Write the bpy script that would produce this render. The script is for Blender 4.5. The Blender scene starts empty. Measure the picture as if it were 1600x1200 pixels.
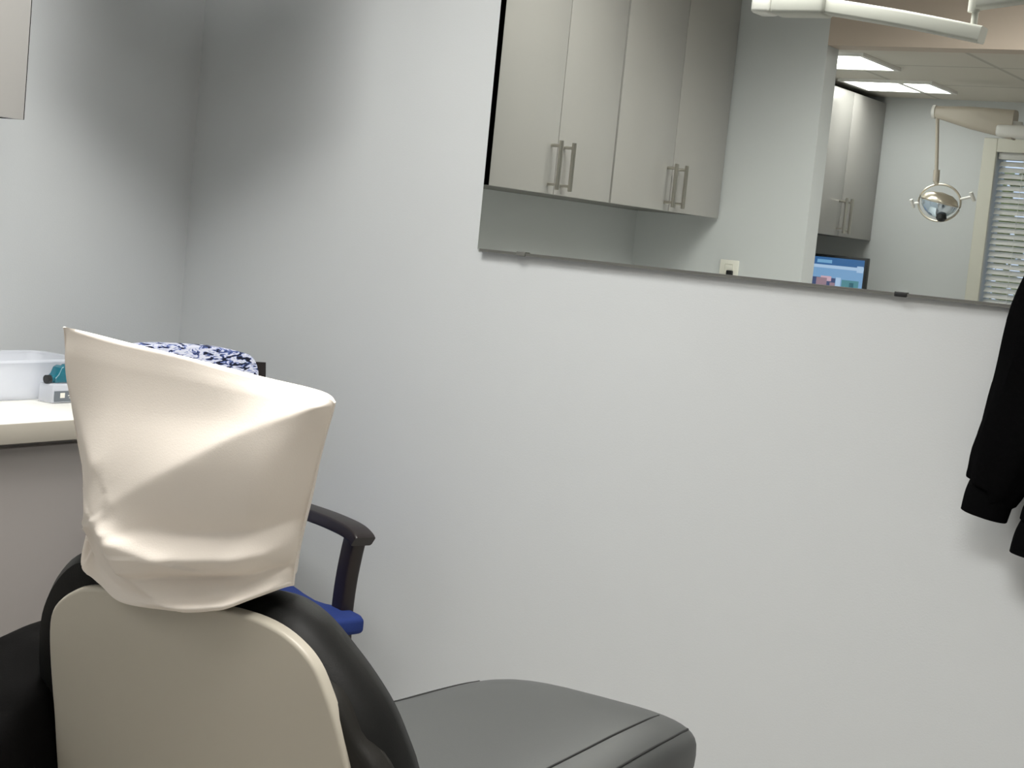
import bpy, bmesh, math, random
from mathutils import Vector, Matrix, noise
random.seed(4)
C = bpy.context.scene.collection
PI = math.pi

# ------------------------------------------------------------------ materials
def mat(name, col, rough=.5, metal=0.0, spec=.5, bump=0, bscale=200, var=0, vscale=6, emit=None, estr=1, alpha=1, trans=0, coat=0):
    m = bpy.data.materials.new(name); m.use_nodes = True
    nt = m.node_tree; b = nt.nodes['Principled BSDF']
    b.inputs['Base Color'].default_value = (*col, 1); b.inputs['Roughness'].default_value = rough
    b.inputs['Metallic'].default_value = metal; b.inputs['Specular IOR Level'].default_value = spec
    b.inputs['Alpha'].default_value = alpha; b.inputs['Transmission Weight'].default_value = trans
    b.inputs['Coat Weight'].default_value = coat
    tc = nt.nodes.new('ShaderNodeTexCoord')
    if var:
        n = nt.nodes.new('ShaderNodeTexNoise'); n.inputs['Scale'].default_value = vscale; n.inputs['Detail'].default_value = 4
        nt.links.new(tc.outputs['Object'], n.inputs['Vector'])
        mx = nt.nodes.new('ShaderNodeMix'); mx.data_type = 'RGBA'
        mx.inputs[6].default_value = (*[c * (1 - var) for c in col], 1); mx.inputs[7].default_value = (*[min(1, c * (1 + var)) for c in col], 1)
        nt.links.new(n.outputs['Fac'], mx.inputs[0]); nt.links.new(mx.outputs[2], b.inputs['Base Color'])
    if bump:
        n = nt.nodes.new('ShaderNodeTexNoise'); n.inputs['Scale'].default_value = bscale; n.inputs['Detail'].default_value = 3
        nt.links.new(tc.outputs['Object'], n.inputs['Vector'])
        bp = nt.nodes.new('ShaderNodeBump'); bp.inputs['Strength'].default_value = bump; bp.inputs['Distance'].default_value = .002
        nt.links.new(n.outputs['Fac'], bp.inputs['Height']); nt.links.new(bp.outputs['Normal'], b.inputs['Normal'])
    if emit:
        b.inputs['Emission Color'].default_value = (*emit, 1); b.inputs['Emission Strength'].default_value = estr
    return m

M = {}
M['wall'] = mat('wall_paint', (.60, .624, .634), .55, bump=.12, bscale=260, var=.012, spec=.35)
M['beige'] = mat('beige_paint', (.52, .435, .37), .6, bump=.1, bscale=260)
M['ceil'] = mat('ceiling_paint', (.78, .77, .74), .8)
M['lam'] = mat('cabinet_laminate', (.385, .377, .362), .30, var=.012, vscale=3, spec=.45)
M['lamedge'] = mat('cabinet_carcass', (.12, .118, .11), .5)
M['black_lam'] = mat('black_laminate', (.002, .002, .002), 1.0, spec=.0)
M['counter'] = mat('counter_laminate', (.86, .85, .80), .3, var=.01)
M['counter_edge'] = mat('counter_edge_band', (.40, .37, .315), .45)
M['basecab'] = mat('base_laminate', (.275, .255, .245), .45, var=.012, vscale=3)
M['steel'] = mat('brushed_nickel', (.55, .53, .48), .28, 1)
M['alu'] = mat('dark_channel', (.20, .20, .185), .4, .6)
M['white'] = mat('white_enamel', (.80, .79, .76), .3, spec=.5, coat=.2)
M['whitepl'] = mat('white_plastic', (.78, .77, .70), .4)
M['armgrey'] = mat('arm_enamel', (.60, .60, .56), .45, spec=.3)
M['cream'] = mat('cream_trim', (.66, .655, .58), .45)
M['tan'] = mat('tan_enamel', (.50, .45, .38), .4)
M['brass'] = mat('satin_champagne', (.60, .55, .46), .3, .8)
M['paper'] = mat('cover_paper', (.86, .79, .71), .75, bump=.08, bscale=500, spec=.2)
M['shell'] = mat('taupe_shell', (.55, .51, .425), .38, var=.008, vscale=3)
M['leather'] = mat('black_vinyl', (.008, .008, .0075), .50, bump=.10, bscale=420, spec=.22)
M['leather2'] = mat('charcoal_vinyl', (.016, .015, .013), .5, bump=.10, bscale=420, spec=.25)
M['seatv'] = mat('sheen_vinyl', (.062, .065, .063), .46, bump=.08, bscale=420, var=.02, spec=.5)  # seat vinyl: the sheen of reflected light is put into this greyer base colour
M['thread'] = mat('black_piping', (.015, .015, .015), .6)
M['fabric'] = mat('black_knit', (.003, .003, .0033), .95, bump=.4, bscale=600, spec=.02)
M['fabric2'] = mat('black_cloth', (.0035, .0033, .0032), .85, bump=.3, bscale=300, spec=.06)
M['wood'] = mat('espresso_wood', (.014, .009, .009), .40, var=.25, vscale=14)
M['blue'] = mat('blue_upholstery', (.020, .040, .175), .85, bump=.5, bscale=700, spec=.2)
M['dark'] = mat('dark_plastic', (.012, .013, .014), .4)
M['teal'] = mat('teal_plastic', (.008, .12, .17), .25, coat=.3)
M['greycard'] = mat('grey_card', (.13, .15, .17), .5)
M['clear'] = mat('frosted_clear_plastic', (.80, .83, .90), .22, trans=.0, alpha=.42, spec=.5)
M['steelbase'] = mat('base_grey', (.45, .45, .44), .5)
M['reflector'] = mat('lamp_reflector', (.70, .82, .95), .08, .8)
M['slat'] = mat('blind_slat', (.92, .92, .90), .5)
nt_ = M['slat'].node_tree; tr_ = nt_.nodes.new('ShaderNodeBsdfTranslucent'); tr_.inputs['Color'].default_value = (1, .99, .97, 1); ms_ = nt_.nodes.new('ShaderNodeMixShader'); ms_.inputs[0].default_value = .4
nt_.links.new(nt_.nodes['Principled BSDF'].outputs[0], ms_.inputs[1]); nt_.links.new(tr_.outputs[0], ms_.inputs[2]); nt_.links.new(ms_.outputs[0], nt_.nodes['Material Output'].inputs['Surface'])
M['glass'] = mat('window_glass', (1, 1, 1), .0, trans=1)
M['grass'] = mat('grass', (.10, .15, .05), .9, var=.3, vscale=4)
M['leaf'] = mat('leaf', (.20, .24, .04), .7, var=.5, vscale=9)
M['lightpanel'] = mat('diffuser', (.9, .9, .88), .5, emit=(1, .985, .95), estr=7.0)
for k_, e_ in (('light_a', 1.5), ('light_b', 1.5), ('light_c', 1.5)): M[k_] = mat('diffuser_' + k_[-1], (.9, .9, .88), .5, emit=(1, .985, .95), estr=e_)
M['hall_dim'] = mat('hall_diffuser_dim', (.9, .9, .88), .5, emit=(1, .985, .95), estr=6.0)
M['hall_light'] = mat('hall_diffuser', (.9, .9, .88), .5, emit=(1, .99, .96), estr=9.5)
mm = bpy.data.materials.new('mirror_silver'); mm.use_nodes = True
b = mm.node_tree.nodes['Principled BSDF']; b.inputs['Base Color'].default_value = (.735, .755, .72, 1); b.inputs['Metallic'].default_value = 1; b.inputs['Roughness'].default_value = 0.0
M['mirror'] = mm

def tile_mat(name, col, line, size, lw, rough=.8):
    m = mat(name, col, rough); nt = m.node_tree; b = nt.nodes['Principled BSDF']
    tc = nt.nodes.new('ShaderNodeTexCoord'); br = nt.nodes.new('ShaderNodeTexBrick')
    br.offset = 0; br.inputs['Color1'].default_value = (*col, 1); br.inputs['Color2'].default_value = (*[c * .985 for c in col], 1)
    br.inputs['Mortar'].default_value = (*line, 1); br.inputs['Scale'].default_value = 1
    br.inputs['Mortar Size'].default_value = lw; br.inputs['Brick Width'].default_value = size; br.inputs['Row Height'].default_value = size
    nt.links.new(tc.outputs['Object'], br.inputs['Vector']); nt.links.new(br.outputs['Color'], b.inputs['Base Color'])
    return m
M['tiles'] = tile_mat('ceiling_tiles', (.61, .58, .52), (.44, .42, .38), .6, .01)
M['floor'] = tile_mat('floor_vinyl', (.42, .39, .35), (.33, .31, .28), .45, .003, .45)

def pattern_mat():
    m = mat('streaked_fabric', (.7, .72, .85), .85); nt = m.node_tree; b = nt.nodes['Principled BSDF']
    tc = nt.nodes.new('ShaderNodeTexCoord'); mp = nt.nodes.new('ShaderNodeMapping')
    mp.inputs['Rotation'].default_value = (0, .55, .0); mp.inputs['Scale'].default_value = (44, 14, 120)
    n = nt.nodes.new('ShaderNodeTexNoise'); n.inputs['Scale'].default_value = 1; n.inputs['Detail'].default_value = 2.5; n.inputs['Distortion'].default_value = .8
    r = nt.nodes.new('ShaderNodeValToRGB'); e = r.color_ramp.elements
    e[0].position = .40; e[0].color = (.004, .006, .02, 1); e[1].position = .47; e[1].color = (.12, .18, .48, 1)
    x = e.new(.50); x.color = (.70, .73, .90, 1); x = e.new(.62); x.color = (.80, .82, .92, 1); x = e.new(.68); x.color = (.30, .36, .62, 1)
    nt.links.new(tc.outputs['Object'], mp.inputs['Vector']); nt.links.new(mp.outputs['Vector'], n.inputs['Vector'])
    nt.links.new(n.outputs['Fac'], r.inputs['Fac']); nt.links.new(r.outputs['Color'], b.inputs['Base Color'])
    return m
M['pattern'] = pattern_mat()

# ------------------------------------------------------------------ helpers
def bm_(): return bmesh.new()
def box(bm, x0, x1, y0, y1, z0, z1, bev=0, seg=2, mtx=None):
    t = bmesh.new()
    v = [t.verts.new((x, y, z)) for x in (x0, x1) for y in (y0, y1) for z in (z0, z1)]
    for f in ((0, 1, 3, 2), (4, 6, 7, 5), (0, 4, 5, 1), (2, 3, 7, 6), (0, 2, 6, 4), (1, 5, 7, 3)): t.faces.new([v[i] for i in f])
    if bev: bmesh.ops.bevel(t, geom=t.edges[:], offset=bev, segments=seg, affect='EDGES', profile=.5)
    merge(bm, t, mtx)
def merge(bm, t, mtx=None):
    if mtx is not None: t.transform(mtx)
    me = bpy.data.meshes.new('tmp'); t.to_mesh(me); t.free(); bm.from_mesh(me); bpy.data.meshes.remove(me)
def loft(bm, rings, caps=True, closed=True):
    rs = [[bm.verts.new(p) for p in ring] for ring in rings]
    n = len(rs[0])
    for a, b2 in zip(rs[:-1], rs[1:]):
        for i in range(n if closed else n - 1):
            j = (i + 1) % n; bm.faces.new((a[i], a[j], b2[j], b2[i]))
    if caps:
        bm.faces.new(rs[0][::-1]); bm.faces.new(rs[-1])
def ring(c, ax1, ax2, r1, r2, n=16, ph=0):
    return [Vector(c) + Vector(ax1) * (r1 * math.cos(ph + 2 * PI * i / n)) + Vector(ax2) * (r2 * math.sin(ph + 2 * PI * i / n)) for i in range(n)]
def smooth_path(pts, n):
    pts = [Vector(p) for p in pts]; out = []
    for i in range(len(pts) - 1):
        p0 = pts[max(i - 1, 0)]; p1 = pts[i]; p2 = pts[i + 1]; p3 = pts[min(i + 2, len(pts) - 1)]
        for k in range(n):
            t = k / n
            out.append(.5 * ((2 * p1) + (p2 - p0) * t + (2 * p0 - 5 * p1 + 4 * p2 - p3) * t * t + (3 * p1 - p0 - 3 * p2 + p3) * t ** 3))
    out.append(pts[-1]); return out
def tube(bm, pts, rad, n=12, sm=0, flat=1.0, up=(0, 0, 1)):
    P = smooth_path(pts, sm) if sm else [Vector(p) for p in pts]
    rr = rad if isinstance(rad, (list, tuple)) else [rad] * len(P)
    if len(rr) != len(P):
        k = len(rr) - 1; rr = [rr[min(int(i * k / (len(P) - 1)), k - 1)] * (1 - (i * k / (len(P) - 1) - min(int(i * k / (len(P) - 1)), k - 1))) + rr[min(int(i * k / (len(P) - 1)), k - 1) + 1] * (i * k / (len(P) - 1) - min(int(i * k / (len(P) - 1)), k - 1)) for i in range(len(P))]
    rings = []
    for i, p in enumerate(P):
        d = (P[min(i + 1, len(P) - 1)] - P[max(i - 1, 0)]).normalized()
        u = Vector(up); 
        if abs(d.dot(u)) > .95: u = Vector((0, 1, 0)) if abs(d.y) < .9 else Vector((1, 0, 0))
        a = d.cross(u).normalized(); b2 = a.cross(d).normalized()
        rings.append(ring(p, a, b2, rr[i], rr[i] * flat, n))
    loft(bm, rings)
def prism(bm, outline, to3d, d0, d1, bev=.004, seg=3):
    """outline: 2-D points; to3d(s,t,d) -> point.  Closed slab between depth d0 and d1 with rounded rims."""
    t = bmesh.new()
    lo = [t.verts.new(to3d(s, q, d0)) for s, q in outline]; hi = [t.verts.new(to3d(s, q, d1)) for s, q in outline]
    n = len(outline)
    f0 = t.faces.new(lo[::-1]); f1 = t.faces.new(hi)
    for i in range(n):
        j = (i + 1) % n; t.faces.new((lo[i], lo[j], hi[j], hi[i]))
    bmesh.ops.recalc_face_normals(t, faces=t.faces[:])
    if bev:
        es = list({e for f in (f0, f1) for e in f.edges})
        bmesh.ops.bevel(t, geom=es, offset=bev, segments=seg, affect='EDGES', profile=.5, clamp_overlap=True)
    merge(bm, t)
def smooth2d(pts, n=4):
    q = [(x, y, 0) for x, y in pts]
    return [(v.x, v.y) for v in smooth_path(q, n)]
def lathe(bm, prof, n=24, mtx=None):
    t = bmesh.new(); loft(t, [[Vector((r * math.cos(2 * PI * i / n), r * math.sin(2 * PI * i / n), z)) for i in range(n)] for r, z in prof])
    merge(bm, t, mtx)
def finish(name, bm, m, parent=None, smooth=True, angle=35):
    bmesh.ops.remove_doubles(bm, verts=bm.verts[:], dist=1e-6)
    bmesh.ops.recalc_face_normals(bm, faces=bm.faces[:])
    me = bpy.data.meshes.new(name)
    o = bpy.data.objects.new(name, me); C.objects.link(o)
    if parent is not None:
        o.parent = parent
        w = parent.matrix_world_local if False else parent
        off = Vector((0, 0, 0)); p = parent
        while p is not None: off += p.location; p = p.parent
        if not parent.get('_local') and not (parent.parent and parent.parent.get('_local')):
            bmesh.ops.translate(bm, verts=bm.verts[:], vec=-off)
    bm.to_mesh(me); bm.free()
    for x in (m if isinstance(m, (list, tuple)) else [m]): me.materials.append(x)
    if smooth:
        for p in me.polygons: p.use_smooth = True
        me.set_sharp_from_angle(angle=math.radians(angle))
    return o
def thing(name, label, cat, loc=(0, 0, 0), rotz=0, group=None, local=False):
    o = bpy.data.objects.new(name, None); C.objects.link(o); o.empty_display_size = .1
    o.location = loc; o.rotation_euler = (0, 0, rotz); o['label'] = label; o['category'] = cat
    if group: o['group'] = group
    if local: o['_local'] = 1
    return o
def tag(o, label, cat, group=None):
    o['label'] = label; o['category'] = cat
    if group: o['group'] = group
    return o
def struct(name, bm, m, smooth=False):
    o = finish(name, bm, m, smooth=smooth); o['kind'] = 'structure'; return o
def ss(a, b, x):
    t = max(0, min(1, (x - a) / (b - a))); return t * t * (3 - 2 * t)

# ------------------------------------------------------------------ the room
XW = 2.50; YW = .716; XF = 4.14; ZC = 2.62; ZH = 2.168; YB = 4.7
bm = bm_(); box(bm, -.1, XF + .15, -.1, YB + .1, -.1, 0); struct('floor', bm, M['floor'])
bm = bm_(); box(bm, -.1, XF + .15, -.1, 0, 0, ZC); struct('wall_left', bm, M['wall'])
bm = bm_(); box(bm, -.1, 0, 0, YB, 0, ZC); struct('wall_right', bm, M['wall'])
bm = bm_(); box(bm, -.1, XF + .15, YB, YB + .1, 0, ZC); struct('wall_back', bm, M['wall'])
bm = bm_(); box(bm, XW, XW + .11, 0, YW, 0, ZC); struct('wall_wing', bm, M['wall'])
bm = bm_(); box(bm, XW, XW + .11, YW, YB, ZH, ZC); struct('wall_header', bm, M['beige'])
bm = bm_(); box(bm, -.1, XW + .11, -.1, YB + .1, ZC, ZC + .1); struct('ceiling', bm, M['ceil'])
bm = bm_(); box(bm, XW + .11, XF + .15, 0, YB, ZH, ZH + .1); struct('ceiling_hall', bm, M['tiles'])
WY0, WY1, WZ0, WZ1 = .893, 1.898, .86, 1.945
bm = bm_()
box(bm, XF, XF + .15, 0, WY0, 0, ZH); box(bm, XF, XF + .15, WY1, YB, 0, ZH)
box(bm, XF, XF + .15, WY0, WY1, 0, WZ0); box(bm, XF, XF + .15, WY0, WY1, WZ1, ZH)
struct('wall_rear', bm, M['wall'])
bm = bm_(); box(bm, XF + .09, XF + .10, WY0, WY1, WZ0, WZ1); w = struct('window_1', bm, M['glass'])
bm = bm_()
for a in ((WY0 - .062, WY0, WZ0 - .07, WZ1 + .06), (WY1, WY1 + .075, WZ0 - .07, WZ1 + .06), (WY0, WY1, WZ1, WZ1 + .06), (WY0, WY1, WZ0 - .07, WZ0)):
    box(bm, XF - .018, XF, *a, bev=.003)
struct('trim_1', bm, M['cream'])
for nm, a in (('baseboard_left', (0, .88, 0, .012)), ('baseboard_right', (0, .012, .012, YB))):
    bm = bm_(); box(bm, *a, 0, .1, bev=.003); struct(nm, bm, M['cream'])

# ------------------------------------------------------------------ mirror on the right wall
EPS = .0033; EZ = -.0045
t = thing('wall_mirror', 'large frameless wall mirror on the right wall reflecting cabinets and the next bay', 'mirror', (0, 1.55, 1.3))
MY0, MY1, MZ0, MZ1 = .932, 2.235, 1.319, 2.36
bm = bm_()
def mx(y, z, d): return .0085 + d - EPS * (z - MZ0) - EZ * (y - 1.55)
v = [bm.verts.new((mx(y, z, d), y, z)) for d in (0, -.002) for y in (MY0, MY1) for z in (MZ0, MZ1)]
for f in ((0, 1, 3, 2), (4, 6, 7, 5), (0, 4, 5, 1), (2, 3, 7, 6), (0, 2, 6, 4), (1, 5, 7, 3)): bm.faces.new([v[i] for i in f])
finish('mirror_glass', bm, M['mirror'], t, smooth=False)
bm = bm_(); box(bm, .0005, .016, MY0 + .012, MY1, MZ0 - .0045, MZ0 - .0005); box(bm, .0135, .016, MY0 + .012, MY1, MZ0 - .001, MZ0 + .002)
c = finish('bottom_channel', bm, M['alu'], t); c['label'] = 'thin dark metal channel under the glass'
for y, w_ in ((1.061, .012), (1.978, .013)):
    bm = bm_(); box(bm, .0135, .0195, y - w_, y + w_, MZ0 - .006, MZ0 + .0045, bev=.0018)
    finish('mirror_clip', bm, M['alu'] if y < 1.5 else M['dark'], t)

# ------------------------------------------------------------------ cabinets
YD = .355
def bar_handle(parent, x, z0=1.517, z1=1.672, y=YD):
    bm = bm_(); yy = y + .036
    tube(bm, [(x, yy, z0), (x, yy, z1)], .0074, 14)
    for z in (z0 + .016, z1 - .016): tube(bm, [(x, y, z), (x, yy, z)], .0055, 10)
    return finish('handle', bm, M['steel'], parent)
def wall_cabinet(label, x0, x1, split, z1, panel=None, hx=.04, d0=None):
    z0 = 1.503
    t = thing('wall_cabinet', label, 'cabinet', ((x0 + x1) / 2, .17, z0), group='wall cabinets over the counters')
    a = x0 + (.0014 if panel else 0)
    bm = bm_(); box(bm, a, x1, .002, YD - .021, z0 + .004, z1); finish('carcass', bm, M['lamedge'], t, smooth=False)
    if panel:
        bm = bm_(); box(bm, x0, x0 + .0012, .002, YD, z0, z1); o = finish('end_panel', bm, M['black_lam'], t); o['label'] = 'black end panel facing the mirror'
    g = .0016
    for (p, q, hxx) in ((d0 if d0 else x0 + g, split - g, split - hx), (split + g, x1 - g - .002, split + hx)):
        bm = bm_(); box(bm, p, q, YD - .02, YD, z0, z1 - .003, bev=.0012)
        d = finish('door', bm, M['lam'], t); bar_handle(d, hxx)
    return t
wall_cabinet('grey two-door wall cabinet nearest the room corner, above the counter', .895, 1.6405, 1.272, 2.55, panel=True, d0=.8964)
wall_cabinet('grey two-door wall cabinet beside the wing wall, second from the corner', 1.6475, 2.496, 2.077, 2.55)
wall_cabinet('pale two-door wall cabinet above the computer monitor in the next bay', 3.32, 4.137, 3.728, 2.14, hx=.0315)

def base_unit(label, x0, x1, split):
    t = thing('base_cabinet', label, 'cabinet', ((x0 + x1) / 2, .3, 0), group='base cabinets under the counters')
    bm = bm_(); box(bm, x0, x1, .002, .578, .10, .868); box(bm, x0, x1, .002, .53, 0, .10); finish('carcass', bm, M['basecab'], t, smooth=False)
    for p, q, hx in ((x0 + .002, split - .0016, split - .04), (split + .0016, x1 - .002, split + .04)):
        bm = bm_(); box(bm, p, q, .579, .598, .105, .855, bev=.0012); d = finish('door', bm, M['basecab'], t)
        bar_handle(d, hx, .66, .83, .598)
base_unit('taupe base cabinet under the end of the white counter, beside the guest chair', .815, 1.69, 1.253)
base_unit('taupe base cabinet under the white counter, beside the wing wall', 1.692, 2.496, 2.094)
base_unit('taupe base cabinet under the counter with the computer monitor', 2.615, 4.137, 3.376)
def counter(name, label, x0, x1, clip=False):
    t = thing(name, label, 'countertop', ((x0 + x1) / 2, .31, .87))
    out = [(x0, .001), (x1, .001), (x1, .626), (x0 + (.105 if clip else 0), .626)] + ([(x0, .38)] if clip else [])
    bm = bm_(); prism(bm, out, lambda s_, q, d: Vector((s_, q, d)), .869, .910, bev=.0012, seg=2); finish('slab', bm, M['counter'], t)
    bm = bm_(); box(bm, x0 + (.105 if clip else 0), x1, .6262, .6305, .870, .9095, bev=.001)
    if clip: prism(bm, [(x0 + .105, .6305), (x0 + .105, .626), (x0, .38), (x0 - .004, .381), (x0 + .1, .6305)], lambda s_, q, d: Vector((s_, q, d)), .870, .9095, bev=0)
    o = finish('edge_band', bm, M['counter_edge'], t); o['label'] = 'grey-beige front edge strip'
counter('countertop', 'white laminate counter along the left wall carrying the clear bin', .672, 2.497, True)
counter('countertop', 'white counter in the next bay under the computer monitor', 2.613, 4.137)

# outlet on the wing wall
t = thing('wall_outlet', 'ivory outlet plate on the wing wall with a dark plug', 'outlet', (XW, .44, 1.29))
bm = bm_(); box(bm, XW - .006, XW, .383, .461, 1.236, 1.351, bev=.0025); finish('plate', bm, M['whitepl'], t)
for z in (1.318, 1.268):
    bm = bm_(); box(bm, XW - .0085, XW - .005, .405, .439, z - .017, z + .017, bev=.004); finish('socket', bm, M['whitepl'], t)
bm = bm_(); box(bm, XW - .022, XW - .008, .418, .444, 1.285, 1.312, bev=.004); o = finish('plug', bm, M['dark'], t); o['label'] = 'dark plug'

# ------------------------------------------------------------------ things on the counter
t = thing('storage_bin', 'clear plastic storage bin at the front of the white counter', 'bin', (.90, .29, .91))
def rrect(x0, x1, y0, y1, r, z, n=6):
    out = []
    for cx, cy, a in ((x1 - r, y1 - r, 0), (x0 + r, y1 - r, PI / 2), (x0 + r, y0 + r, PI), (x1 - r, y0 + r, 1.5 * PI)):
        for k in range(n + 1): out.append(Vector((cx + r * math.cos(a + PI / 2 * k / n), cy + r * math.sin(a + PI / 2 * k / n), z)))
    return out
bm = bm_()
BX0, BX1, BY0, BY1, BZ = .692, 1.13, .215, .378, .993
outer = [rrect(BX0 + i, BX1 - i, BY0 + i, BY1 - i, .03, z) for i, z in ((.012, .9112), (.010, .914), (.0, BZ))]
inner = [rrect(BX0 + .0025 + i, BX1 - .0025 - i, BY0 + .0025 + i, BY1 - .0025 - i, .028, z) for i, z in ((.0, BZ), (.010, .916))]
loft(bm, outer + inner)
finish('tub', bm, M['clear'], t)
bm = bm_(); loft(bm, [rrect(BX0 - .007, BX1 + .007, BY0 - .007, BY1 + .005, .035, BZ), rrect(BX0 - .007, BX1 + .007, BY0 - .007, BY1 + .005, .035, BZ + .005), rrect(BX0 + .003, BX1 - .003, BY0 + .003, BY1 - .003, .028, BZ + .005), rrect(BX0 + .003, BX1 - .003, BY0 + .003, BY1 - .003, .028, BZ)], caps=False)
vs = bm.verts[:]; n = len(vs) // 4
for i in range(n): bm.faces.new((vs[3 * n + i], vs[3 * n + (i + 1) % n], vs[(i + 1) % n], vs[i]))
o = finish('rim', bm, M['clear'], t)
t = thing('dispenser', 'small teal plastic dispenser with a black nozzle in front of the clear bin', 'dispenser', (.78, .41, .91))
bm = bm_(); box(bm, .735, .818, .386, .430, .9105, .952, bev=.005); finish('body', bm, M['clear'], t)
bm = bm_(); box(bm, .740, .813, .4302, .4315, .914, .937); o = finish('label_card', bm, M['greycard'], t); o['label'] = 'small dark grey printed card'
bm = bm_(); box(bm, .784, .797, .4316, .4320, .922, .933, bev=.0001); box(bm, .755, .775, .4316, .4320, .926, .9275); box(bm, .755, .772, .4316, .4320, .921, .9223); finish('print', bm, M['whitepl'], t)
bm = bm_(); prism(bm, [(.802, .953), (.806, .964), (.797, .972), (.790, .986), (.782, .990), (.774, .983), (.766, .991), (.735, .991), (.735, .953)], lambda s, q, d: Vector((s, d, q)), .394, .424, bev=.004)
tube(bm, [(.785, .410, .962), (.811, .410, .961)], .009, 14); finish('cap', bm, M['teal'], t)
bm = bm_(); tube(bm, [(.810, .410, .961), (.820, .410, .9605)], .0095, 16); o = finish('nozzle', bm, M['dark'], t)
t.location.x += .016; t.location.z += .0

# ------------------------------------------------------------------ guest chair in the corner
gc = thing('guest_chair', 'dark wood guest chair with blue seat and blue-white streaked back in the corner', 'chair', (.4516, .591, 0), math.radians(-22), local=True)
# local: +y faces forward
def slab_path(bm, pts, w, th, sm=6, wdir=(1, 0, 0)):
    P = smooth_path(pts, sm); W = Vector(wdir); rings = []
    for i, p in enumerate(P):
        d = (P[min(i + 1, len(P) - 1)] - P[max(i - 1, 0)]).normalized(); nn = W.cross(d).normalized()
        a, b2 = w / 2, th / 2; r = min(a, b2) * .35; rg = []
        for cx, cy, s in ((a - r, b2 - r, 0), (-a + r, b2 - r, PI / 2), (-a + r, -b2 + r, PI), (a - r, -b2 + r, 1.5 * PI)):
            for k in range(4): rg.append(p + W * (cx + r * math.cos(s + PI / 6 * k)) + nn * (cy + r * math.sin(s + PI / 6 * k)))
        rings.append(rg)
    loft(bm, rings)
for sx in (-1, 1):
    x = .235 * sx
    bm = bm_(); slab_path(bm, [(x, -.235, .648), (x, -.10, .656), (x, .06, .661), (x, .16, .660), (x, .210, .656), (x, .240, .648), (x, .249, .642)], .054, .030)
    finish('armrest', bm, M['wood'], gc)
    bm = bm_(); slab_path(bm, [(x, .216, .652), (x, .204, .61), (x, .190, .54), (x, .184, .46), (x, .19, .36), (x, .202, .20), (x, .212, 0)], .034, .050)
    finish('front_leg', bm, M['wood'], gc)
    bm = bm_(); slab_path(bm, [(.214 * sx, -.288, .985), (.222 * sx, -.272, .80), (x, -.246, .62), (x, -.238, .45), (x, -.250, .2), (x, -.27, 0)], .028, .040)
    finish('rear_leg', bm, M['wood'], gc)
bm = bm_(); box(bm, -.215, .215, -.22, .18, .39, .433); finish('seat_rail', bm, M['wood'], gc)
bm = bm_()
def seat_out(s): return [(-.246, .16), (-.250, .22), (-.244, .262), (-.21, .280), (0, .288), (.21, .280), (.244, .262), (.250, .22), (.246, .16), (.216, .10), (.212, -.215), (-.212, -.215), (-.216, .10)]
prism(bm, smooth2d(seat_out(0) + [seat_out(0)[0]], 4)[:-1], lambda s, q, d: Vector((s, q, d)), .434, .474, bev=.0185, seg=5)
finish('seat', bm, M['blue'], gc)
bm = bm_()
def gcback(s, q, d): return Vector((s, -.236 - d - .10 * (q - .6), q))
bo = [(-.17, .56), (.17, .56), (.196, .585), (.199, .70), (.199, .93), (.196, .975), (.180, .999), (.155, 1.009), (.09, 1.021), (0, 1.023), (-.09, 1.020), (-.155, 1.010), (-.182, .998), (-.196, .972), (-.199, .93), (-.199, .70), (-.196, .585)]
prism(bm, smooth2d(bo + [bo[0]], 4)[:-1], gcback, -.025, .03, bev=.012, seg=4)
o = finish('backrest', bm, M['pattern'], gc); o['label'] = 'blue, white and black streaked upholstery'

# ------------------------------------------------------------------ dental chair
dc = thing('dental_chair', 'reclining dental chair with taupe back shell and black vinyl pads', 'dental chair', (1.55, 1.76, 0))
TA = .25; NB = Vector((math.cos(TA), 0, -math.sin(TA))); UB = Vector((math.sin(TA), 0, math.cos(TA))); OB = Vector((1.85, 1.76, .9))
def bk(s, t_, d): return OB + Vector((0, s, 0)) + UB * t_ + NB * d
SH = [(-.262, -.48), (-.264, -.39), (-.261, -.306), (-.253, -.227), (-.247, -.151), (-.240, -.099), (-.229, -.069), (-.208, -.047), (-.176, -.028), (-.146, -.020), (-.113, -.016), (-.052, -.014), (.011, -.009), (.053, -.003), (.089, -.001), (.128, -.003), (.160, -.011), (.187, -.026), (.205, -.045), (.217, -.071), (.229, -.108), (.241, -.163), (.252, -.24), (.258, -.33), (.258, -.48)]
bm = bm_(); prism(bm, smooth2d(SH, 3), bk, -.018, 0, bev=.005, seg=3)
finish('back_shell', bm, M['shell'], dc)
# main pad : front (patient) side, wider than the shell
PD = [(-.312, -.48), (-.314, -.36), (-.311, -.25), (-.305, -.165), (-.292, -.105), (-.272, -.064), (-.245, -.030), (-.212, -.002), (-.18, .008), (-.10, .004), (0, -.004), (.05, -.002), (.096, .0), (.130, -.006), (.164, -.024), (.199, -.056), (.227, -.086), (.253, -.122), (.271, -.162), (.285, -.205), (.293, -.28), (.297, -.48)]
def pad_out(g): 
    c = (0, -.25); return [(c[0] + (x - c[0]) * g, c[1] + (y - c[1]) * g) for x, y in PD]
bm = bm_()
base = smooth2d(PD, 3); N_ = len(base)
def inset(k):
    out = []
    for i, (x, y) in enumerate(base):
        a = base[max(i - 1, 0)]; b2 = base[min(i + 1, N_ - 1)]; tx, ty = b2[0] - a[0], b2[1] - a[1]; L = math.hypot(tx, ty) or 1
        nx, ny = ty / L, -tx / L   # inward for clockwise order
        out.append((x + nx * k, y + ny * k))
    return out
rings = []
for ins, d in ((.030, -.018), (.010, -.024), (.001, -.038), (0, -.055), (.003, -.078), (.016, -.102), (.038, -.116), (.075, -.122)):
    rings.append([bk(s, q, d) for s, q in inset(ins)])
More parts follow.
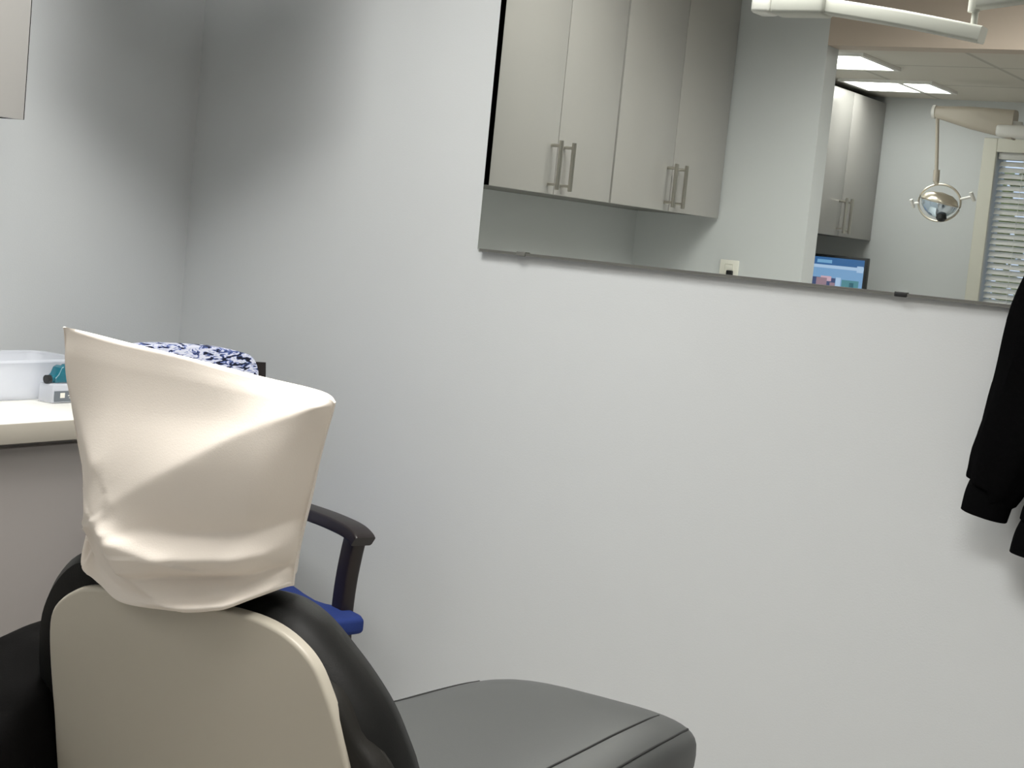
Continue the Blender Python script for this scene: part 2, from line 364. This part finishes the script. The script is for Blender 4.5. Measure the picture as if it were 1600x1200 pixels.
loft(bm, rings)
finish('backrest_pad', bm, M['leather'], dc)
# side bolster between shell and pad on the near side
BL = [(.12, -.075), (.174, -.058), (.196, -.067), (.220, -.085), (.236, -.108), (.252, -.136), (.278, -.165), (.298, -.21), (.304, -.30), (.304, -.48), (.15, -.48), (.13, -.2)]
bm = bm_(); prism(bm, smooth2d(BL, 3), bk, -.045, -.008, bev=.012, seg=3)
finish('side_bolster', bm, M['leather2'], dc)
# headrest pad inside the paper cover, on two posts
bm = bm_(); prism(bm, smooth2d([(-.10, .05), (-.12, .09), (-.12, .16), (-.09, .19), (0, .20), (.09, .19), (.12, .16), (.115, .09), (.09, .05), (0, .04), (-.10, .05)], 3)[:-1], bk, -.068, -.036, bev=.014, seg=4)
hr = finish('headrest', bm, M['leather'], dc)
for s in (-.05, .05):
    bm = bm_(); tube(bm, [bk(s, -.05, -.06), bk(s, .1, -.06)], .008, 12); finish('headrest_post', bm, M['steel'], dc)
# seat and leg rest pad : superelliptic cross sections along -X
bm = bm_()
prof = [  # x, y far, y near, z top, z bottom
    (1.74, 1.50, 2.04, .575, .46), (1.55, 1.49, 2.05, .572, .45), (1.30, 1.505, 2.035, .568, .45), (1.10, 1.53, 2.015, .566, .45),
    (.98, 1.54, 2.005, .566, .448), (.90, 1.548, 2.0, .565, .445), (.83, 1.56, 1.99, .561, .44), (.775, 1.578, 1.975, .551, .435), (.735, 1.605, 1.95, .535, .432), (.708, 1.64, 1.92, .510, .435), (.697, 1.69, 1.87, .485, .445)]
prof = [(a_, b_, c_, d_ + .024, e_ + .024) for a_, b_, c_, d_, e_ in prof]
rings = []
def q_(c, p): return math.copysign(abs(c) ** p, c)
for x, ya, yb, zt, zb in prof:
    r_ = []
    for k in range(40):
        a = 2 * PI * k / 40; cy, sz = math.cos(a), math.sin(a)
        r_.append(Vector((x, (ya + yb) / 2 + (yb - ya) / 2 * q_(cy, .55), (zt + zb) / 2 + (zt - zb) / 2 * q_(sz, .6))))
    rings.append(r_)
# densify along x with catmull-rom per vertex
cols = [smooth_path([rg[k] for rg in rings], 4) for k in range(40)]
loft(bm, [[cols[k][i] for k in range(40)] for i in range(len(cols[0]))])
seat = finish('seat_pad', bm, M['seatv'], dc, angle=60)
SEATBM = [(r[0].x,) for r in rings]
def seat_surf(x, yf, top=True):
    # point on the pad skin at x, at angle yf (radians in the section)
    P = sorted(prof)
    for a, b2 in zip(P[:-1], P[1:]):
        if a[0] <= x <= b2[0]:
            u = (x - a[0]) / (b2[0] - a[0]); v = [a[i] + (b2[i] - a[i]) * u for i in range(5)]; break
    _, ya, yb, zt, zb = v
    return Vector((x, (ya + yb) / 2 + (yb - ya) / 2 * q_(math.cos(yf), .55), (zt + zb) / 2 + (zt - zb) / 2 * q_(math.sin(yf), .6)))
for nm, ang, xs in (('upper_seam', 1.10, [1.5, 1.3, 1.2, 1.1, 1.0, .92, .85, .80]), ('lower_seam', .60, [1.5, 1.3, 1.2, 1.1, 1.02, .95, .88, .82, .78, .74, .72])):
    bm = bm_(); tube(bm, [seat_surf(x, ang) for x in xs], .0022, 8, sm=4); finish(nm, bm, M['thread'], seat)
bm = bm_(); tube(bm, [seat_surf(x, PI - .75) for x in (1.5, 1.3, 1.2, 1.1, 1.0, .92, .87)], .0022, 8, sm=4); finish('far_seam', bm, M['thread'], seat)
bm = bm_(); box(bm, 1.00, 1.72, 1.58, 1.94, .40, .475, bev=.02); finish('seat_frame', bm, M['steelbase'], dc)
bm = bm_(); box(bm, 1.24, 1.60, 1.66, 1.86, .06, .405, bev=.03); finish('pedestal', bm, M['steelbase'], dc)
bm = bm_(); box(bm, 1.05, 1.80, 1.52, 2.00, 0, .06, bev=.02); finish('base_plate', bm, M['steelbase'], dc)
bm = bm_(); slab_path(bm, [bk(0, -.47, -.05), bk(0, -.44, -.06), Vector((1.66, 1.76, .43))], .16, .04, wdir=(0, 1, 0)); finish('back_hinge', bm, M['steelbase'], dc)
for sy in (-1, 1):
    yy = 1.76 + sy * .33
    if sy > 0: continue
    bm = bm_(); slab_path(bm, [(1.50, yy - .02, .43), (1.50, yy - .02, .60), (1.53, yy - .02, .66), (1.60, yy - .02, .69), (1.72, yy - .02, .69)], .06, .04, wdir=(0, 1, 0)); box(bm, 1.44, 1.56, yy - .05, yy + .14, .405, .435, bev=.01)
    finish('arm_support', bm, M['leather'], dc)

# ------------------------------------------------------------------ paper headrest cover
DB = -.05
TOPE = [(-.203, .299), (-.18, .3), (-.09, .293), (.013, .286), (.11, .278), (.203, .272), (.222, .262)]
BOTE = [(-.176, .001), (-.158, -.007), (-.135, -.013), (-.085, -.018), (.023, -.003), (.082, .012), (.118, .024), (.139, .027)]
LEFTX = [(-.02, -.221), (.05, -.216), (.183, -.207), (.299, -.203)]
def lerp_curve(P, u):
    x = u * (len(P) - 1); i = min(int(x), len(P) - 2); f = x - i
    return (P[i][0] + (P[i + 1][0] - P[i][0]) * f, P[i][1] + (P[i + 1][1] - P[i][1]) * f)
TOPS = smooth2d(TOPE, 8); BOTS = smooth2d(BOTE, 8)
LEFT = smooth2d([(-.176, .001), (-.188, .035), (-.199, .088), (-.207, .185), (-.203, .299)], 8)
RIGHT = smooth2d([(.139, .024), (.148, .062), (.171, .128), (.202, .212), (.217, .248), (.222, .262)], 8)
def coons(u, v):
    T, B, L, R = lerp_curve(TOPS, u), lerp_curve(BOTS, u), lerp_curve(LEFT, v), lerp_curve(RIGHT, v)
    c00, c10, c01, c11 = BOTS[0], BOTS[-1], TOPS[0], TOPS[-1]
    return tuple((1 - v) * B[k] + v * T[k] + (1 - u) * L[k] + u * R[k] - ((1 - u) * (1 - v) * c00[k] + u * (1 - v) * c10[k] + (1 - u) * v * c01[k] + u * v * c11[k]) for k in (0, 1))
def segd(p, a, b2):
    ax, ay = b2[0] - a[0], b2[1] - a[1]; L2 = ax * ax + ay * ay
    t_ = max(0, min(1, ((p[0] - a[0]) * ax + (p[1] - a[1]) * ay) / L2))
    sd = (ax * (p[1] - a[1]) - ay * (p[0] - a[0])) / math.sqrt(L2)
    return math.hypot(p[0] - a[0] - ax * t_, p[1] - a[1] - ay * t_), t_, sd
# creases in (u,v): a, b, height, width on the left of a->b, width on the right
CREASE = [((1.0, 1.0), (.40, .50), .008, .22, .13), ((.0, 1.0), (.30, .62), .005, .10, .08), ((.05, .03), (.235, .375), .0075, .04, .04),
          ((.235, .375), (.30, .46), .003, .06, .05), ((.36, .43), (.53, .315), .008, .045, .09), ((.53, .315), (.93, .275), .007, .05, .11), ((.41, .40), (.46, .25), .007, .07, .05), ((.43, .26), (.53, .08), .008, .05, .035),
          ((.52, .055), (.90, .045), .007, .03, .06), ((.97, .06), (.86, .27), .005, .05, .05), ((.46, .41), (.93, .37), -.007, .07, .05), ((.47, .205), (.92, .16), -.011, .035, .05), ((.13, .50), (.12, .14), -.008, .04, .05)]
NU, NV = 110, 110
def bulge(u, v, side):
    eL, eR = u * .38, (1 - u) * .38; eT, eB = (1 - v) * .30, v * .30
    e = ss(.028, .125 + .06 * ss(.55, .2, v), eL) * ss(.014, .10, eR)
    h = .046 * e * ss(-.03, .19, eT)
    h += .008 * ss(.03, .16, eT) * e
    if side > 0:
        m_ = ss(0, .05, eL) * ss(0, .05, eR)
        for a, b2, A, WL, WR in CREASE:
            dd, tt, sd = segd((u, v), a, b2)
            W = WL if sd > 0 else WR
            x_ = math.sqrt(dd * dd + 2e-4) - .0141
            h += 1.9 * A * math.exp(-x_ / (W * .9)) * (ss(-.05, .25, tt) * .5 + .5) * m_ * ss(0, .03, eT)
        h -= .007 * math.exp(-((u - .075) / .022) ** 2) * ss(.02, .2, v) * ss(0, .08, 1 - v)
        h += .0025 * noise.noise(Vector((u * 5, v * 5, 1.3))) * m_
        # flared lip at the hem
        h += .010 * (1 - ss(0, .10, v)) * m_
    return h
bm = bm_(); front = []; back = []
for j in range(NV + 1):
    fr, br = [], []
    for i in range(NU + 1):
        u, v = i / NU, j / NV; s, q = coons(u, v)
        edge = i in (0, NU) or j == NV
        curl = -.006 * (1 - ss(0, .07, u)) * ss(.0, .4, v) + .038 * (1 - ss(0, .45, v)) * (1 - ss(0, .40, u))
        f = bm.verts.new(bk(s, q, DB + curl + (bulge(u, v, 1) if not edge else 0)))
        fr.append(f); br.append(f if edge else bm.verts.new(bk(s, q, DB + curl - .004 - bulge(u, v, 0))))
    front.append(fr); back.append(br)
for j in range(NV):
    for i in range(NU):
        bm.faces.new((front[j][i], front[j][i + 1], front[j + 1][i + 1], front[j + 1][i]))
        q = [back[j][i], back[j + 1][i], back[j + 1][i + 1], back[j][i + 1]]
        bm.faces.new(list(dict.fromkeys(q)))
o = finish('headrest_cover', bm, M['paper'], None, angle=75)
tag(o, 'cream paper cover slipped over the headrest of the dental chair', 'headrest cover')

# ------------------------------------------------------------------ black jacket over the near-left arm of the dental chair
bm = bm_()
cols = []
NJ = 44
for i in range(NJ + 1):
    u = i / NJ; x = 1.50 + .62 * u
    rg = []
    for k in range(61):
        a = k / 60  # from inner hem over the arm to outer hem
        top = .752 - .32 * (x - 1.729) * (1 if x > 1.729 else .3) + .006 * math.sin(u * 9)
        if x < 1.62: top -= .10 * ss(1.62, 1.50, x)
        w_ = .085 + .015 * math.sin(u * 5 + 1)
        ang = (a - .5) * 2
        y = 1.395 + w_ * math.sin(max(-1, min(1, ang * 2.2)) * PI / 2) + .05 * ang
        drop = max(0, abs(ang) - .30)
        z = top - .06 * (1 - math.cos(min(1, abs(ang) * 2.2) * PI / 2)) - drop * .62
        nz = noise.noise(Vector((x * 6, ang * 2.2, 3))) ; n2 = noise.noise(Vector((x * 14, ang * 5 + x * 4, 7)))
        y += .030 * nz * (.3 + abs(ang)) + .012 * n2; z += .012 * n2
        rg.append(Vector((x + .015 * nz, y, max(.3, z))))
    cols.append(rg)
ou = [[bm.verts.new(p) for p in rg] for rg in cols]
for i in range(NJ):
    for k in range(60): bm.faces.new((ou[i][k], ou[i][k + 1], ou[i + 1][k + 1], ou[i + 1][k]))
geom = bmesh.ops.solidify(bm, geom=bm.faces[:], thickness=.012)
o = finish('draped_jacket', bm, M['fabric2'], None, angle=80)
tag(o, 'black cloth garment draped beside the back of the dental chair', 'jacket')

# ------------------------------------------------------------------ black hooded jacket hanging on the right wall
hk = thing('coat_hook', 'small metal coat hook on the right wall holding the black jacket', 'hook', (0, 2.52, 1.80))
bm = bm_(); box(bm, 0, .006, 2.50, 2.54, 1.76, 1.84, bev=.002); finish('plate', bm, M['steel'], hk)
bm = bm_(); tube(bm, [(.004, 2.52, 1.79), (.04, 2.52, 1.775), (.065, 2.52, 1.79), (.07, 2.52, 1.82)], .005, 10, sm=4); finish('hook_arm', bm, M['steel'], hk)
jk = thing('hanging_jacket', 'black knit jacket hanging on the right wall past the mirror', 'jacket', (.08, 2.5, .8))
def cloth_tube(bm, spec, n=28, sm=6, seed=0, amp=.006):
    """spec: (centre, half-width along wall, half-depth)"""
    cs = smooth_path([s[0] for s in spec], sm); ws = smooth_path([(s[1], s[2], 0) for s in spec], sm)
    rings = []
    for i, (c, w_) in enumerate(zip(cs, ws)):
        d = (cs[min(i + 1, len(cs) - 1)] - cs[max(i - 1, 0)]).normalized(); a = d.cross(Vector((1, 0, 0))).normalized(); b2 = a.cross(d).normalized()
        rg = []
        for k in range(n):
            t_ = 2 * PI * k / n; ca, sa = math.cos(t_), math.sin(t_)
            nz = noise.noise(Vector((ca * 1.6 + seed, sa * 1.6, c.z * 7 + seed))) * amp + noise.noise(Vector((ca * 3, sa * 3 + seed, c.z * 18))) * amp * .35
            rg.append(c + a * (q_(ca, .85) * (w_.x + nz)) + b2 * (q_(sa, .85) * (w_.y + nz)))
        rings.append(rg)
    loft(bm, rings)
bm = bm_()
cloth_tube(bm, [((.085, 2.52, 1.80), .05, .03), ((.09, 2.53, 1.70), .13, .05), ((.09, 2.55, 1.60), .20, .065), ((.09, 2.56, 1.35), .195, .07), ((.09, 2.56, 1.05), .19, .068), ((.09, 2.56, .84), .185, .065), ((.09, 2.56, .78), .17, .055)], seed=2, amp=.012)
finish('body', bm, M['fabric'], jk)
for spec, cuff, sd in (
    ([((.085, 2.45, 1.70), .075, .045), ((.085, 2.375, 1.52), .082, .05), ((.085, 2.318, 1.36), .080, .05), ((.085, 2.285, 1.20), .074, .048), ((.085, 2.256, 1.06), .067, .045), ((.085, 2.236, .972), .056, .041), ((.085, 2.232, .960), .048, .036)],
     [((.085, 2.232, .966), .046, .035), ((.085, 2.226, .942), .047, .035), ((.085, 2.220, .908), .046, .034)], 5),
    ([((.13, 2.50, 1.62), .06, .04), ((.14, 2.46, 1.40), .062, .042), ((.125, 2.41, 1.15), .060, .042), ((.105, 2.365, .98), .056, .04), ((.095, 2.338, .912), .05, .038), ((.095, 2.334, .902), .042, .033)],
     [((.095, 2.334, .906), .040, .032), ((.095, 2.327, .88), .042, .032), ((.095, 2.322, .846), .042, .032)], 9)):
    bm = bm_(); cloth_tube(bm, spec, seed=sd, amp=.010); s_ = finish('sleeve', bm, M['fabric'], jk)
    bm = bm_(); cloth_tube(bm, cuff, seed=sd, amp=.002); finish('cuff', bm, M['fabric'], s_)

# ------------------------------------------------------------------ lights : troffers
def troffer(label, x0, x1, y0, y1, z, m, div=None, group=None):
    t = thing('ceiling_light', label, 'ceiling light', ((x0 + x1) / 2, (y0 + y1) / 2, z), group=group)
    fr = .02; bm = bm_()
    for a in ((x0, x1, y0, y0 + fr), (x0, x1, y1 - fr, y1), (x0, x0 + fr, y0 + fr, y1 - fr), (x1 - fr, x1, y0 + fr, y1 - fr)): box(bm, *a, z - .012, z)
    if div: box(bm, x0 + fr, x1 - fr, div - .012, div + .012, z - .012, z)
    finish('frame', bm, M['white'], t, smooth=False)
    bm = bm_(); box(bm, x0 + fr, x1 - fr, y0 + fr, y1 - fr, z - .008, z - .001); finish('diffuser', bm, m, t, smooth=False)
G = 'recessed ceiling lights'
troffer('recessed ceiling light of the next bay nearer the wing wall', 2.68, 3.10, .17, .785, ZH, M['hall_light'], group=G)
troffer('recessed ceiling light of the next bay beside its wall cabinet', 3.48, 3.82, .37, .785, ZH, M['hall_light'], .64, group=G)
troffer('recessed ceiling light over the guest chair corner, above the frame', .75, 1.35, .80, 1.40, ZC, M['light_a'], group=G)
troffer('recessed ceiling light over the headrest of the dental chair, above the frame', 1.8, 2.4, 1.9, 3.1, ZC, M['light_b'], group=G)
troffer('recessed ceiling light over the opening side of the room, above the frame', 1.5, 2.1, 1.2, 1.8, ZC, M['light_c'], group=G)
troffer('recessed ceiling light behind the camera', 2.9, 3.5, 3.4, 4.0, ZH, M['hall_dim'], group=G)

def louvre_lamp(x0, x1, y0, y1, z, watt, spread=140):
    l = bpy.data.lights.new('troffer_lamp', 'AREA'); l.shape = 'RECTANGLE'; l.size = x1 - x0 - .06; l.size_y = y1 - y0 - .06; l.energy = watt; l.color = (1, .985, .95); l.spread = math.radians(spread)
    o = bpy.data.objects.new('troffer_lamp', l); C.objects.link(o); o.location = ((x0 + x1) / 2, (y0 + y1) / 2, z - .014)
louvre_lamp(.75, 1.35, .80, 1.40, ZC, 19, 150); louvre_lamp(1.8, 2.4, 1.9, 3.1, ZC, 25, 150); louvre_lamp(1.5, 2.1, 1.2, 1.8, ZC, 11, 125)

# monitor bracketed up in the corner : above the frame, it shades the corner
tv = thing('wall_television', 'small black television bracketed high in the room corner', 'television', (.45, .45, 2.1))
R45 = Matrix.Translation((.50, .50, 2.05)) @ Matrix.Rotation(math.radians(-45), 4, 'Z')
bm = bm_(); box(bm, -.215, .215, -.025, .02, -.165, .165, bev=.006, mtx=R45); finish('housing', bm, M['dark'], tv)
bm = bm_(); box(bm, -.20, .20, .0201, .0215, -.15, .15, mtx=R45); finish('screen', bm, M['dark'], tv)
bm = bm_(); tube(bm, [(.49, .49, 2.10), (.12, .12, 2.14), (.012, .07, 2.16)], .018, 12); box(bm, 0, .012, .03, .11, 2.08, 2.24); finish('bracket', bm, M['dark'], tv)

# ------------------------------------------------------------------ overhead arm in this room (seen in the mirror)
oa = thing('overhead_arm', 'white jointed overhead light arm hanging near the ceiling, reflected at the mirror top', 'light arm', (1.2, 2.05, ZC))
bm = bm_(); box(bm, 1.155, 1.245, 1.085, 1.25, 2.066, 2.135, bev=.012, seg=3); finish('joint_housing', bm, M['armgrey'], oa)
bm = bm_(); box(bm, 1.16, 1.24, 1.022, 1.084, 2.068, 2.14, bev=.012, seg=3); finish('end_block', bm, M['white'], oa)
bm = bm_(); slab_path(bm, [(1.2, 1.24, 2.094), (1.2, 1.48, 2.060), (1.2, 1.70, 2.022)], .06, .044, wdir=(1, 0, 0)); finish('arm', bm, M['armgrey'], oa)
bm = bm_(); tube(bm, [(1.2, 1.672, 2.04), (1.2, 1.672, 2.085)], .009, 14); tube(bm, [(1.2, 1.667, 2.083), (1.2, 1.667, 2.30)], .016, 16); finish('pivot_post', bm, M['armgrey'], oa)
bm = bm_(); slab_path(bm, [(1.2, 1.675, 2.12), (1.2, 1.90, 2.155), (1.2, 2.10, 2.19)], .05, .06, wdir=(1, 0, 0)); finish('upper_arm', bm, M['armgrey'], oa)
bm = bm_(); tube(bm, [(1.2, 2.08, 2.15), (1.2, 2.08, ZC)], .03, 20); finish('ceiling_pole', bm, M['armgrey'], oa)

# ------------------------------------------------------------------ dental lamp in the next bay
XL = 3.4; DY = -.028
dl = thing('dental_lamp', 'dental lamp with two side handles hanging from a tan arm by the window', 'lamp', (XL, 1.30, ZH))
bm = bm_(); loft(bm, [rrect(XL - .022, XL + .022, 2.012, 2.058, .018, .868), rrect(XL - .03, XL + .03, 1.972, 2.062, .02, 1.02), rrect(XL - .038, XL + .038, 1.938, 2.055, .022, 1.20)])
for v_ in bm.verts: v_.co = Vector((v_.co.x, v_.co.z, v_.co.y))
finish('arm', bm, M['tan'], dl)
bm = bm_(); tube(bm, [(XL, .860, 2.035), (XL, .872, 2.035)], .028, 20); finish('arm_end_cap', bm, M['white'], dl)
bm = bm_(); box(bm, XL - .045, XL + .045, 1.135, 1.32, 1.945, 1.995, bev=.015, seg=3); tube(bm, [(XL, 1.20, 1.99), (XL, 1.20, 2.01)], .03, 16); finish('elbow', bm, M['white'], dl)
bm = bm_(); tube(bm, [(XL, 1.30, 1.97), (XL, 1.30, ZH)], .025, 16); finish('ceiling_pole', bm, M['white'], dl)
zc = 1.668; yc = .932
bm = bm_(); tube(bm, [(XL, .880, 2.015), (XL, .884, 1.98), (XL, .893, 1.90), (XL, .903, 1.80), (XL, .905, 1.765)], .0075, 12, sm=3); tube(bm, [(XL, .9048, 1.80), (XL, .907, 1.752)], .013, 14); finish('drop_rod', bm, M['tan'], dl)
bm = bm_()
tube(bm, [(XL, yc + .088 * math.cos(a), zc + .075 * math.sin(a)) for a in [k * 2 * PI / 36 for k in range(37)]], .0045, 8)
tube(bm, [(XL, yc - .02, zc + .073), (XL, yc - .026, zc + .09)], .010, 10)
finish('yoke_ring', bm, M['brass'], dl)
RT = Matrix.Translation((XL, yc, zc)) @ Matrix.Rotation(math.radians(-10), 4, 'X')
bm = bm_(); t2 = bmesh.new()
for j in range(9):
    pass
t2.free()
lathe(bm, [(.078, -.002), (.080, .006), (.070, .030), (.045, .050), (.0012, .058)], 28, RT @ Matrix.Diagonal((.7, 1, .75, 1)))
finish('hood', bm, M['brass'], dl)
bm = bm_(); lathe(bm, [(.076, -.004), (.070, -.030), (.050, -.058), (.026, -.078), (.0012, -.082)], 28, RT @ Matrix.Diagonal((.7, 1, .75, 1))); finish('reflector', bm, M['reflector'], dl)
bm = bm_(); lathe(bm, [(.004, 0), (.020, -.004), (.022, -.022), (.012, -.034), (.001, -.036)], 18, Matrix.Translation((XL - .02, yc + .022, zc - .042))); o = finish('bulb_shield', bm, M['dark'], dl)
for sy, dy, dz in ((-1, -.100, -.012), (1, .118, .034)):
    bm = bm_(); y0 = yc + dy * .75
    tube(bm, [(XL, yc + sy * .085, zc + dz * .6), (XL, yc + dy * 1.12, zc + dz)], .0055, 10)
    tube(bm, [(XL - .012, yc + dy * 1.12 - .004, zc + dz + .016), (XL + .005, yc + dy * 1.14 + .006, zc + dz - .016)], .0075, 12)
    finish('handle', bm, M['white'], dl)

dl.location.y += DY

# ------------------------------------------------------------------ monitor on the hall counter
mo = thing('computer_monitor', 'computer monitor with a blue lit screen on the next bay counter', 'monitor', (3.77, .28, .91))
Xm = 3.76
bm = bm_(); box(bm, Xm, Xm + .035, .025, .524, 1.118, 1.418, bev=.004); finish('housing', bm, M['dark'], mo)
bm = bm_(); box(bm, Xm + .03, Xm + .06, .24, .31, .92, 1.25, bev=.005); box(bm, Xm - .06, Xm + .14, .16, .39, .911, .923, bev=.004); finish('stand', bm, M['dark'], mo)
SC = []
def em(n, c, s=1.0):
    m = mat(n, (.02, .02, .02), .4, emit=c, estr=s); return m
cols_ = {'sky': em('screen_blue', (.22, .42, .72), .85), 'bar': em('screen_bar', (.035, .15, .40), .8), 'logo': em('screen_logo', (.22, .48, .80), .8), 'pale': em('screen_pale', (.45, .62, .88), .9),
         'navy': em('screen_navy', (.06, .09, .22), .8), 'pink': em('screen_pink', (.75, .50, .62), .8), 'red': em('screen_red', (.36, .10, .15), .8), 'skin': em('screen_rose', (.38, .25, .32), .8), 'teal': em('screen_teal', (.10, .30, .36), .8), 'dteal': em('screen_dark_teal', (.03, .14, .20), .8), 'mint': em('screen_mint', (.18, .46, .52), .8)}
keys = list(cols_)
bm = bm_()
lay = [('sky', .037, .512, 1.13, 1.406, 0), ('bar', .037, .512, 1.372, 1.406, 1), ('logo', .29, .36, 1.38, 1.395, 2), ('pale', .48, .51, 1.350, 1.378, 2), ('pale', .037, .512, 1.358, 1.372, 1),
       ('navy', .16, .385, 1.21, 1.315, 1), ('pink', .315, .365, 1.30, 1.322, 2), ('skin', .295, .345, 1.27, 1.314, 3), ('red', .30, .352, 1.245, 1.276, 3), ('pink', .33, .362, 1.236, 1.256, 4), ('pink', .265, .292, 1.245, 1.27, 3), ('pale', .225, .25, 1.25, 1.272, 3), ('pale', .20, .26, 1.296, 1.325, 2), ('skin', .36, .385, 1.24, 1.295, 2),
       ('pale', .387, .41, 1.20, 1.32, 1), ('teal', .415, .495, 1.205, 1.312, 1), ('dteal', .452, .472, 1.282, 1.302, 2), ('mint', .444, .484, 1.255, 1.276, 2), ('dteal', .468, .486, 1.225, 1.25, 3)]
fm = []
for kx, y0, y1, z0, z1, l in lay:
    x = Xm - .0006 - l * .0003
    f = bm.faces.new([bm.verts.new((x, y, z)) for y, z in ((y0, z0), (y1, z0), (y1, z1), (y0, z1))]); f.material_index = keys.index(kx)
finish('screen', bm, [cols_[k] for k in keys], mo, smooth=False)

mo.location.y -= .031

# ------------------------------------------------------------------ window blind
bl = thing('window_blind', 'white horizontal slat blind in the window of the next bay', 'blind', (XF + .03, 1.45, WZ1))
bm = bm_(); box(bm, XF + .004, XF + .06, WY0 + .006, WY1 - .006, WZ1 - .03, WZ1, bev=.003); finish('headrail', bm, M['slat'], bl)
bm = bm_(); z = WZ1 - .048
while z > WZ0 + .03:
    box(bm, -.0155, .0155, WY0 + .008, WY1 - .008, -.0011, .0011, mtx=Matrix.Translation((XF + .032, 0, z)) @ Matrix.Rotation(math.radians(-44), 4, 'Y')); z -= .0268
finish('slats', bm, M['slat'], bl, smooth=False)
bm = bm_(); box(bm, XF + .012, XF + .052, WY0 + .008, WY1 - .008, WZ0 + .005, WZ0 + .02, bev=.003); finish('bottom_rail', bm, M['slat'], bl)
for y in (WY0 + .12, 1.45, WY1 - .12):
    bm = bm_(); tube(bm, [(XF + .004, y, WZ1 - .03), (XF + .004, y, WZ0 + .02)], .0012, 6); finish('ladder_cord', bm, M['slat'], bl)

# outdoors beyond the window
bm = bm_(); box(bm, XF + .3, XF + 30, -12, 16, -.25, -.15); struct('ground_outside', bm, M['grass'])
def shrub(label, cx, cy, r, h, n=260, seed=1):
    rnd = random.Random(seed); t = thing('garden_shrub', label, 'shrub', (cx, cy, -.15))
    bm = bm_(); tube(bm, [(cx, cy, -.15), (cx + .03, cy, h * .5)], .05, 8); finish('trunk', bm, M['wood'], t)
    bm = bm_()
    for _ in range(n):
        d = Vector((rnd.gauss(0, 1), rnd.gauss(0, 1), rnd.gauss(0, 1))).normalized() * r * rnd.random() ** .4
        p = Vector((cx + d.x, cy + d.y, h + d.z * 1.1)); a = Vector((rnd.gauss(0, 1), rnd.gauss(0, 1), rnd.gauss(0, 1))).normalized(); b2 = a.orthogonal().normalized(); s = .07 + .06 * rnd.random()
        bm.faces.new([bm.verts.new(p + a * s), bm.verts.new(p + b2 * s * .5), bm.verts.new(p - a * s), bm.verts.new(p - b2 * s * .5)])
    finish('foliage', bm, M['leaf'], t, smooth=False)
shrub('yellow-green shrub outside the window of the next bay', XF + 3.2, -.15, .5, 1.62)

# ------------------------------------------------------------------ world, camera, view
w = bpy.data.worlds.new('sky'); bpy.context.scene.world = w; w.use_nodes = True
nt = w.node_tree; bg = nt.nodes['Background']
sky = nt.nodes.new('ShaderNodeTexSky'); sky.sky_type = 'HOSEK_WILKIE'; sky.turbidity = 5; sky.sun_direction = Vector((-.5, .3, .8)).normalized()
mxn = nt.nodes.new('ShaderNodeMix'); mxn.data_type = 'RGBA'; mxn.inputs[0].default_value = .35; mxn.inputs[6].default_value = (.62, .74, 1, 1)
nt.links.new(sky.outputs['Color'], mxn.inputs[7]); nt.links.new(mxn.outputs[2], bg.inputs['Color']); bg.inputs['Strength'].default_value = 1.7

cam = bpy.data.cameras.new('camera'); co = bpy.data.objects.new('camera', cam); C.objects.link(co)
F, PIT, ROL, YAW = 2593.58, .0936, .0964, 1.0191
fw = Vector((-math.sin(YAW) * math.cos(PIT), -math.cos(YAW) * math.cos(PIT), -math.sin(PIT)))
r0 = fw.cross(Vector((0, 0, 1))).normalized(); u0 = r0.cross(fw)
r = r0 * math.cos(ROL) + u0 * math.sin(ROL); u = -r0 * math.sin(ROL) + u0 * math.cos(ROL)
co.matrix_world = Matrix(((r.x, u.x, -fw.x, 3.3174), (r.y, u.y, -fw.y, 3.1024), (r.z, u.z, -fw.z, 1.3776), (0, 0, 0, 1)))
cam.sensor_width = 36; cam.lens = F / 1600 * 36; cam.clip_start = .02
sc = bpy.context.scene; sc.camera = co
sc.view_settings.view_transform = 'Standard'; sc.view_settings.look = 'None'; sc.view_settings.gamma = 1; sc.view_settings.use_curve_mapping = False
sc.view_settings.exposure = 0.24
for o in bpy.data.objects:
    if '_local' in o: del o['_local']
